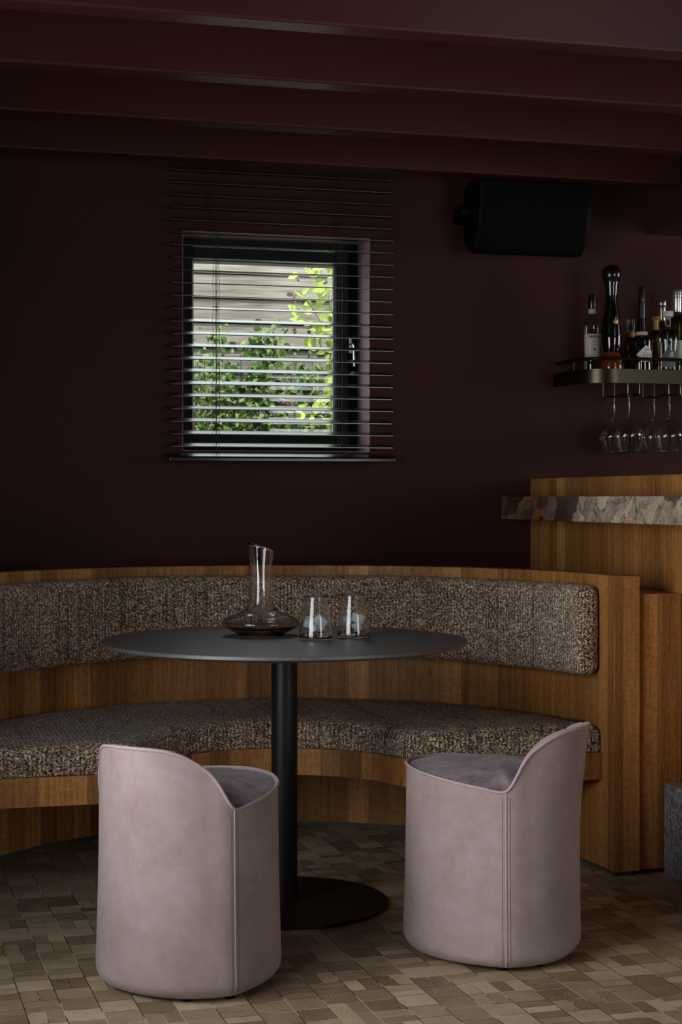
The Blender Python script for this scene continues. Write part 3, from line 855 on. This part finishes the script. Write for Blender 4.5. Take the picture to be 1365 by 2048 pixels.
# ================================================================ ON THE TABLE
def vadd(o, z): return (o[0], o[1], z)
dc = tag(thing('wine_decanter', (-0.049, 0.0722, 0.7622), R(-15.3)), 'glass wine decanter with slanted lip and dark wine, left on the table', 'decanter')
prof = [(0.066, 0.002), (0.070, 0.0), (0.072, 0.004), (0.085, 0.011), (0.103, 0.020), (0.113, 0.028), (0.117, 0.034), (0.115, 0.041), (0.104, 0.050), (0.085, 0.0585), (0.063, 0.0665),
        (0.046, 0.075), (0.038, 0.087), (0.034, 0.100), (0.0305, 0.125), (0.0295, 0.150), (0.0305, 0.180), (0.033, 0.210), (0.036, 0.235), (0.0395, 0.262)]
def dtilt(x, y, z):
    w = max(0, (z - 0.20) / 0.062); return z - w * x * 0.33
def densify(pr, n=4):
    P = [(a, b) for a, b in pr]; out = []
    for i in range(len(P) - 1):
        p0 = P[max(i - 1, 0)]; p1 = P[i]; p2 = P[i + 1]; p3 = P[min(i + 2, len(P) - 1)]
        for k in range(n):
            t = k / n
            out.append(tuple(0.5 * ((2 * p1[c]) + (-p0[c] + p2[c]) * t + (2 * p0[c] - 5 * p1[c] + 4 * p2[c] - p3[c]) * t * t + (-p0[c] + 3 * p1[c] - 3 * p2[c] + p3[c]) * t ** 3) for c in range(2)))
    return out + [P[-1]]
po = densify(prof[1:], 4); pi_ = [(r - 0.0018, z + 0.0006) for r, z in po if z > 0.008]
full = [(0.0005, 0.006), (0.066, 0.003)] + po + [(0.0388, 0.2630)] + pi_[::-1] + [(0.07, 0.010), (0.0005, 0.0085)]
MB().lathe(full, 72, tilt=dtilt).build('glass_body', M_clear, dc, smooth=True, ang=60)
MB().lathe([(0.0, 0.0105), (0.070, 0.0115), (0.083, 0.0135), (0.100, 0.0215), (0.109, 0.028), (0.1095, 0.0295), (0.0, 0.0295)], 72).build('wine', M_wine, dc, smooth=True, ang=40)

def tumbler(loc, rz, label, seed, ices):
    t = tag(thing('water_glass', loc, rz), label, 'glass', 'water glasses on the table')
    po = densify([(0.0465, 0.0), (0.0475, 0.004), (0.0468, 0.020), (0.0445, 0.045), (0.0405, 0.075), (0.0365, 0.100), (0.0333, 0.1235)], 3)
    pi_ = [(r - 0.0014, z) for r, z in po if z > 0.006]
    MB().lathe([(0.0005, 0.0005)] + po + [(0.0326, 0.1240)] + pi_[::-1] + [(0.044, 0.005), (0.0005, 0.005)], 56).build('glass_wall', M_clear, t, smooth=True, ang=50)
    r2 = random.Random(seed); rows = []
    n = 22
    for k in range(7):
        rr = 0.0435 * (1 - k / 7.0) ** 0.9 + 0.0004; row = []
        for j in range(n):
            a = 2 * PI * j / n
            h = 0.0055 + (0.014 * (k / 6) + r2.uniform(0, 0.010) if 0 < k else 0)
            row.append((rr * math.cos(a), rr * math.sin(a), h))
        rows.append(row)
    MB().grid(rows, closed=True, cap0=True, cap1=True).build('sculpted_base', M_lump, t)
    return t
g1 = tumbler((0.0709, -0.1161, 0.7622), 0, 'tapered glass of ice beside the decanter, nearer of the two glasses', 3, 4)
g2 = tumbler((0.1932, -0.0770, 0.7622), 1.3, 'tapered glass of ice farther right on the table', 8, 3)
cams = math.cos(R(15.3)), math.sin(R(15.3))
def ice(glass, lx, ly, z, rot, s, label, first=[None]):
    # lx = screen right, ly = away from the camera (metres)
    if first[0] is None:
        mb = rbox(0.031, 0.029, 0.027, 0.004, 2, 0.01); rr = random.Random(2)
        mb.v = [tuple(Vector(p) + 0.0012 * mn.noise_vector(Vector(p) * 60)) for p in mb.v]
        o = mb.build('ice_cube', M_ice, None, smooth=True); first[0] = o
    else:
        o = first[0].copy(); C.objects.link(o)
    gx, gy, gz = glass.location
    o.location = (gx + lx * cams[0] - ly * cams[1] * -1 * -1, gy + lx * -cams[1] * -1 * -1 + ly * cams[0], gz + z)
    o.rotation_euler = rot; o.scale = (s, s, s)
    tag(o, label, 'ice cube', 'ice cubes in the glasses')
ice(g1, 0.013, -0.002, 0.053, (0.5, 0.55, 0.3), 1.0, 'ice cube high at right inside the glass beside the decanter')
ice(g1, -0.018, 0.002, 0.048, (0.3, -0.4, 1.2), 0.95, 'ice cube high at left inside the glass beside the decanter')
ice(g1, -0.008, -0.012, 0.031, (0.9, 0.2, 0.7), 0.72, 'ice cube low inside the glass beside the decanter')
ice(g2, 0.014, 0.0, 0.055, (0.15, 0.25, 0.4), 1.0, 'ice cube high at right inside the farther right glass')
ice(g2, -0.019, 0.004, 0.046, (0.8, 0.3, 0.1), 0.85, 'ice cube high at left inside the farther right glass')
ice(g2, 0.006, -0.010, 0.030, (0.2, 0.9, 0.5), 0.75, 'ice cube low inside the farther right glass')

# ================================================================ BOTTLE SHELF
sh = tag(thing('bottle_shelf', (1.375, YB, 1.5975)), 'bronze wall shelf with rounded corner and rail carrying the bottles', 'shelf')
def shelf_path(d, x_end=3.0, r=0.135, n=14):
    # plan of the outer edge, local coordinates (x from the shelf's left end, y <= 0 towards the room), d = inset
    r2 = max(0.01, r - d); P = [(d, -0.002)]
    cx, cy = d + r2, -0.31 + d + r2
    for i in range(n + 1):
        a = PI + (PI / 2) * i / n; P.append((cx + r2 * math.cos(a), cy + r2 * math.sin(a)))
    P.append((x_end, -0.31 + d)); return P
def ribbon(P, z0, z1, th):
    mb = MB(); Q = shelf_path(th); rows = []
    s = [0]
    for i in range(1, len(P)): s.append(s[-1] + math.dist(P[i], P[i - 1]))
    rows = [[(x, y, z0) for x, y in P], [(x, y, z1) for x, y in P], [(x, y, z1) for x, y in Q], [(x, y, z0) for x, y in Q], [(x, y, z0) for x, y in P]]
    zz = [z0, z1, z1 + th, z0, z0]
    mb.grid(rows, uvf=lambda i, j: (s[j], zz[i]), flip=True); return mb
PO = shelf_path(0.0)
PM = []
for a, b in zip(PO, PO[1:]):
    PM.append(a)
ribbon(PO, 0.0, 0.0525, 0.004).build('fascia', M_brass, sh, smooth=True, ang=50)
pb = shelf_path(0.004); mbp = MB(); poly = pb + [(3.0, -0.002)]
mbp.grid([[(x, y, 0.036) for x, y in poly], [(x, y, 0.0515) for x, y in poly]], closed=True, cap0=True, cap1=True)
mbp.build('shelf_board', M_brass, sh)
RP = shelf_path(0.014, r=0.13)
MB().tube([(RP[0][0], -0.012, 0.092)] + [(x, y, 0.092) for x, y in RP[1:]], 0.0062, 10).build('guard_rail', M_brass, sh, smooth=True)
for x, y in ((0.0145, -0.17), (0.23, -0.296), (0.50, -0.296), (0.77, -0.296)):
    MB().tube([(x, y, 0.050), (x, y, 0.092)], 0.0035, 8).build('rail_post', M_wire, sh, smooth=True)
for ux in (1.588, 1.757, 1.925, 2.093):
    mb = MB()
    for dx in (-0.024, 0.024):
        x = ux - 1.375 + dx
        mb.tube([(x, -0.045, 0.037), (x, -0.045, -0.036), (x, -0.05, -0.041), (x, -0.262, -0.041), (x, -0.268, -0.036), (x, -0.268, 0.037)], 0.0025, 8)
    mb.tube([(ux - 1.375 - 0.024, -0.045, -0.041), (ux - 1.375 + 0.024, -0.045, -0.041)], 0.0025, 8)
    mb.build('glass_hanger', M_wire, sh, smooth=True)

# hanging wine glasses
def wine_glass():
    t = thing('wine_glass')
    # origin at the rim plane centre; glass upside down, z up: rim at 0, foot at 0.216
    bowl = densify([(0.0435, 0.0), (0.050, 0.020), (0.0572, 0.052), (0.0585, 0.060), (0.056, 0.072), (0.043, 0.094), (0.020, 0.116), (0.007, 0.127)], 4)
    inner = [(max(0.0005, r - 0.0011), z - 0.0003) for r, z in bowl]
    MB().lathe([(0.0005, 0.1235)] + inner[::-1][1:] + bowl + [(0.0048, 0.131)], 56).build('bowl', M_clear, t, smooth=True, ang=60)
    MB().lathe([(0.0052, 0.130), (0.0036, 0.136), (0.0033, 0.19), (0.0045, 0.209), (0.010, 0.2125)], 24).build('stem', M_lump, t, smooth=True)
    MB().lathe([(0.0005, 0.2125), (0.012, 0.2125), (0.036, 0.2145), (0.0372, 0.2155), (0.036, 0.2165), (0.0005, 0.2165)], 40).build('foot', M_clear, t, smooth=True)
    return t
wg = wine_glass(); spots = []
names = ['first column from the left, at the front', 'first column from the left, nearer the wall', 'second column from the left, at the front', 'second column from the left, nearer the wall', 'third column, cut by the photo edge']
# foot (0.2145 above rim) rests on the wires at z = 1.5975-0.041+0.0025
zg = 1.5975 - 0.041 + 0.0025 - 0.2135
for i, (u, v) in enumerate(((1.5870, 1.02), (1.5905, 1.16), (1.7553, 1.02), (1.7603, 1.16), (1.924, 1.02))):
    o = wg if i == 0 else copy_tree(wg)
    o.location = (u, v, zg); tag(o, 'wine glass hanging under the shelf, ' + names[i], 'wine glass', 'wine glasses hanging under the shelf')

# ---------------------------------------------------------------- bottles
ZS = 1.5975 + 0.0515
FACE = R(-90 - 15.3 + 8)                    # direction from the shelf to the viewer
def text_mesh(name, s, size, mat, parent, rad, az, z, shear=0.0, rot=0.0, off=0.0004, xoff=0.0, bold=0.0):
    cu = bpy.data.curves.new(name, 'FONT'); cu.body = s; cu.size = size; cu.align_x = 'CENTER'; cu.align_y = 'CENTER'; cu.shear = shear; cu.offset = bold
    tmp = bpy.data.objects.new(name, cu); C.objects.link(tmp)
    dg = bpy.context.evaluated_depsgraph_get(); me = bpy.data.meshes.new_from_object(tmp.evaluated_get(dg))
    bpy.data.objects.remove(tmp)
    for v in me.vertices:
        x = v.co.x * math.cos(rot) - v.co.y * math.sin(rot) + xoff; y = v.co.x * math.sin(rot) + v.co.y * math.cos(rot)
        a = az + x / rad
        v.co = ((rad + off) * math.cos(a), (rad + off) * math.sin(a), z + y)
    me.materials.clear(); me.materials.append(mat)
    o = bpy.data.objects.new(name, me); C.objects.link(o); o.parent = parent; return o
def patch(pts2, rad, az, zc, off=0.0):
    """flat outline (x along the surface, y up) wrapped on a cylinder: returns MB"""
    mb = MB(); N = 16
    xs = [p[0] for p in pts2]; x0, x1 = min(xs), max(xs)
    def span(x):
        ys = []
        for (a, b), (c, d) in zip(pts2, pts2[1:] + pts2[:1]):
            if (a - x) * (c - x) <= 0 and a != c: ys.append(b + (d - b) * (x - a) / (c - a))
        return min(ys), max(ys)
    lo, hi = [], []
    for i in range(N + 1):
        x = x0 + (x1 - x0) * min(max(i / N, 0.0005), 0.9995); a = az + x / rad; y0, y1 = span(x)
        lo.append(((rad + off) * math.cos(a), (rad + off) * math.sin(a), zc + y0)); hi.append(((rad + off) * math.cos(a), (rad + off) * math.sin(a), zc + y1))
    mb.grid([lo, hi]); return mb
def rect(w, h): return [(-w / 2, -h / 2), (w / 2, -h / 2), (w / 2, h / 2), (-w / 2, h / 2)]
def disc(r, n=20): return [(r * math.cos(2 * PI * k / n + 0.01), r * math.sin(2 * PI * k / n + 0.01)) for k in range(n)]
def bottle(loc, label, prof, mat, name='liquor_bottle'):
    t = tag(thing(name, (loc[0], loc[1], ZS)), label, 'bottle', 'bottles on the wall shelf')
    pr = densify(prof, 3)
    MB().lathe([(0.0005, 0.001)] + pr, 44).build('glass', mat, t, smooth=True, ang=50)
    return t
def fill(t, prof, mat, k=0.0025):
    MB().lathe([(0.0005, 0.004)] + [(max(0.0005, r - k), max(z, 0.004)) for r, z in densify(prof, 3)] + [(0.0005, prof[-1][1])], 36).build('spirit', mat, t, smooth=True, ang=50)
def cap(t, prof, mat, name='cap'): return MB().lathe(prof, 36).build(name, mat, t, smooth=True, ang=35)

# 1 clear wine bottle with cream label
b = bottle((1.486, 1.13), 'clear slim bottle with cream label and black cap, leftmost on the shelf',
           [(0.028, 0.0), (0.0315, 0.004), (0.0315, 0.170), (0.029, 0.190), (0.020, 0.212), (0.0145, 0.226), (0.0135, 0.262)], M_bclear)
patch(rect(0.084, 0.092), 0.0315, FACE, 0.100, 0.0005).build('label', M_label, b)
text_mesh('lettering', 'NIVOLA', 0.0115, M_ink, b, 0.0315, FACE, 0.135, bold=0.0006, off=0.001)
patch(disc(0.0052), 0.0315, FACE, 0.086, 0.001).build('seal_mark', M_red, b)
text_mesh('crest', 'M', 0.012, M_gold, b, 0.0315, FACE, 0.116, off=0.001)
patch(rect(0.022, 0.0006), 0.0315, FACE, 0.104, 0.001).build('rule', M_ink, b)
text_mesh('crest', 'I', 0.014, M_gold, b, 0.0315, FACE, 0.068, off=0.001)
cap(b, [(0.0142, 0.224), (0.0146, 0.224), (0.0146, 0.243), (0.0142, 0.243)], M_neck, 'neck_seal')
cap(b, [(0.0150, 0.246), (0.0155, 0.248), (0.0150, 0.296), (0.0140, 0.300), (0.0, 0.300)], M_cap_b)
# 2 tall gourd shaped decanter bottle
p2 = [(0.046, 0.0), (0.0485, 0.005), (0.047, 0.030), (0.040, 0.060), (0.0345, 0.078), (0.0385, 0.098), (0.0405, 0.125), (0.0375, 0.165), (0.030, 0.215), (0.022, 0.255), (0.0205, 0.285)]
b = bottle((1.5185, 1.025), 'tall gourd-shaped dark bottle with a big black ball stopper and amber base', p2, M_bamber)
fill(b, [(0.040, 0.004), (0.045, 0.012), (0.0435, 0.030), (0.037, 0.058), (0.034, 0.068)], M_whisky)
MB().lathe([(0.0345 + 0.001, 0.080)] + [(r + 0.0008, z) for r, z in densify(p2[5:], 3)] , 44).build('black_glaze', M_bdark, b, smooth=True, ang=60)
cap(b, [(0.0225, 0.282), (0.024, 0.290), (0.026, 0.318), (0.029, 0.330)] + [(0.0385 * math.sin(R(a)), 0.362 - 0.0385 * math.cos(R(a))) for a in range(50, 181, 10)], M_cap_b, 'ball_stopper')
lf = MB()
for k, (a, L) in enumerate(((-62, .012), (-32, .015), (0, .022), (32, .015), (62, .012))):
    rr = 0.0405; L *= 1.35; dx, dz = math.sin(R(a)), math.cos(R(a)); px, pz = dz, -dx
    q = [(0, 0), (dx * L * .5 + px * .0022, dz * L * .5 + pz * .0022), (dx * L, dz * L), (dx * L * .5 - px * .0018, dz * L * .5 - pz * .0018)]
    base = len(lf.v)
    for x, y in q:
        aa = FACE + (x + 0.004) / rr; lf.v.append(((rr + 0.0015) * math.cos(aa), (rr + 0.0015) * math.sin(aa), 0.172 + y))
    lf.face([base, base + 1, base + 2, base + 3])
lf.build('agave_emblem', M_gold, b)
# 3 small amber bottle with wide cork
b = bottle((1.656, 1.15), 'short bottle with a wide clear-and-orange stopper behind the dark bottle', [(0.024, 0), (0.0265, 0.004), (0.0265, 0.115), (0.018, 0.135), (0.014, 0.142)], M_bamber)
fill(b, [(0.022, 0.004), (0.0262, 0.010), (0.0262, 0.09)], M_whisky)
cap(b, [(0.0185, 0.140), (0.0195, 0.150), (0.0195, 0.158), (0.0, 0.158)], M_cap_o, 'stopper_base'); cap(b, [(0.0195, 0.158), (0.0215, 0.205), (0.0205, 0.212), (0.0, 0.212)], M_bclear, 'stopper_top')
# 4 dark bottle with diamond label
b = bottle((1.642, 1.022), 'black bottle with slender neck, cork ring and white diamond-shaped label', [(0.037, 0), (0.0405, 0.005), (0.0405, 0.112), (0.036, 0.126), (0.020, 0.138), (0.0165, 0.150), (0.0145, 0.17), (0.011, 0.22), (0.0105, 0.27)], M_bdark)
cap(b, [(0.0190, 0.134), (0.0225, 0.136), (0.0225, 0.149), (0.018, 0.150)], M_cork, 'cork_ring')
cap(b, [(0.0125, 0.20), (0.0128, 0.25), (0.0120, 0.315), (0.010, 0.322), (0.0, 0.322)], M_cap_b, 'capsule')
patch([(-0.034, 0.0), (0.004, 0.036), (0.030, 0.016), (0.036, 0.0), (0.028, -0.024), (-0.008, -0.028)], 0.0405, FACE, 0.060, 0.0006).build('label', M_white, b)
text_mesh('lettering', 'Vine', 0.023, M_red, b, 0.0405, FACE, 0.060, shear=0.35, off=0.0012, xoff=0.008)
text_mesh('lettering', 'DRY GIN', 0.0062, M_ink, b, 0.0405, FACE, 0.038, off=0.0012, xoff=0.006, bold=0.0003)
text_mesh('lettering', 'WONDER', 0.0050, M_ink, b, 0.0405, FACE, 0.079, off=0.0012, xoff=0.008, bold=0.0003, rot=0.1)
text_mesh('emblem', 'A', 0.009, M_gold, b, 0.0125, FACE, 0.27, off=0.001)
# 5 orange topped
b = bottle((1.749, 1.12), 'brown bottle with bright orange wax top and gold neck', [(0.028, 0), (0.031, 0.004), (0.031, 0.125), (0.026, 0.150), (0.015, 0.170), (0.0135, 0.185)], M_bamber)
fill(b, [(0.026, 0.004), (0.0305, 0.010), (0.0305, 0.12)], M_whisky)
cap(b, [(0.0148, 0.165), (0.0152, 0.168), (0.0152, 0.205), (0.0, 0.205)], M_cap_g, 'neck_foil'); cap(b, [(0.0158, 0.205), (0.0162, 0.209), (0.0158, 0.221), (0.0, 0.222)], M_cap_o)
# 6 silver cap
b = bottle((1.812, 1.195), 'olive bottle with a silver screw cap behind the clear bulbous one', [(0.028, 0), (0.031, 0.004), (0.031, 0.155), (0.020, 0.190), (0.015, 0.21), (0.0145, 0.245)], M_bgreen)
fill(b, [(0.026, 0.004), (0.030, 0.010), (0.030, 0.14)], M_olive)
cap(b, [(0.0150, 0.215), (0.0152, 0.217), (0.0152, 0.262), (0.0172, 0.264), (0.0172, 0.270), (0.0160, 0.272), (0.0172, 0.274), (0.0172, 0.290), (0.0155, 0.293), (0.0, 0.293)], M_cap_s)
# 7 clear bulbous
p7 = [(0.029, 0), (0.032, 0.004), (0.034, 0.03), (0.0385, 0.075), (0.0425, 0.115), (0.0405, 0.135), (0.028, 0.158), (0.0125, 0.168), (0.0115, 0.175), (0.0115, 0.205), (0.014, 0.207)]
b = bottle((1.745, 1.010), 'clear round-shouldered bottle with a whitish stopper and grey label', p7, M_bclear)
cap(b, [(0.0125, 0.207), (0.0200, 0.208), (0.0205, 0.226), (0.0195, 0.229), (0.0, 0.229)], M_capw, 'stopper')
patch([(-0.034, -0.045), (0.020, -0.045), (0.020, 0.030), (-0.004, 0.045), (-0.034, 0.0)], 0.0375, FACE, 0.060, 0.0012).build('label', plain('grey_label', (0.10, 0.10, 0.11), 0.7), b)
text_mesh('lettering', '&', 0.026, M_white, b, 0.0375, FACE, 0.062, off=0.002, shear=0.2)
# 8 tall silver capsule, dark olive body
b = bottle((1.823, 1.09), 'tall dark olive bottle with long silver capsule at the right edge', [(0.030, 0), (0.033, 0.004), (0.033, 0.170), (0.029, 0.20), (0.0185, 0.225), (0.0175, 0.245)], M_bgreen)
fill(b, [(0.028, 0.004), (0.032, 0.010), (0.032, 0.165), (0.026, 0.20)], M_olive)
cap(b, [(0.0182, 0.236), (0.0188, 0.238), (0.0188, 0.292), (0.0205, 0.294), (0.0205, 0.302), (0.0190, 0.304), (0.0205, 0.306), (0.0205, 0.321), (0.0185, 0.324), (0.0, 0.324)], M_cap_s)
patch(rect(0.05, 0.07), 0.033, FACE, 0.09, 0.0006).build('label', M_label, b)

# ================================================================ WALL SPEAKER
sp = tag(thing('wall_speaker', (1.21, YB, 2.24)), 'large black curved loudspeaker mounted high on the back wall by the beam', 'speaker')
prof = densify([(-0.055, 0.085), (-0.05, -0.09), (-0.115, -0.150), (-0.16, -0.142), (-0.215, -0.06), (-0.235, 0.03), (-0.235, 0.10), (-0.20, 0.118), (-0.12, 0.118), (-0.06, 0.11)], 4)
def extr(P, x0, x1, k0=1.0):
    mb = MB(); c = (-0.14, 0.0); rows = []
    for x, s in ((x0, 0.955), (x0 + 0.012, 1.0), (x1 - 0.012, 1.0), (x1, 0.955)):
        rows.append([(x, c[0] + (y - c[0]) * s, c[1] + (z - c[1]) * s) for y, z in P])
    return mb.grid(rows, closed=True, cap0=True, cap1=True)
extr(prof[:-1], -0.222, 0.222).build('cabinet', M_black, sp, smooth=True, ang=40)
gp = [(y, z) for y, z in densify([(-0.163, -0.141), (-0.217, -0.06), (-0.238, 0.03), (-0.238, 0.10)], 6)]
MB().grid([[(x, y - 0.002, z) for y, z in gp] for x in (-0.205, 0.205)]).build('grille', M_grille, sp, smooth=True)
mb = MB(); mb.tube([(-0.265, -0.12, 0.0), (-0.222, -0.12, 0.0)], 0.028, 16); mb.build('bracket_knob', M_black, sp, smooth=True, ang=40)
mb = MB(); mb.box(-0.245, -0.235, -0.14, -0.001, -0.02, 0.02); mb.box(0.235, 0.245, -0.14, -0.001, -0.02, 0.02); mb.box(-0.245, 0.245, -0.012, -0.001, -0.03, 0.03)
mb.tube([(0.235, -0.12, 0.0), (0.222, -0.12, 0)], 0.02, 12)
mb.build('bracket', M_black, sp)
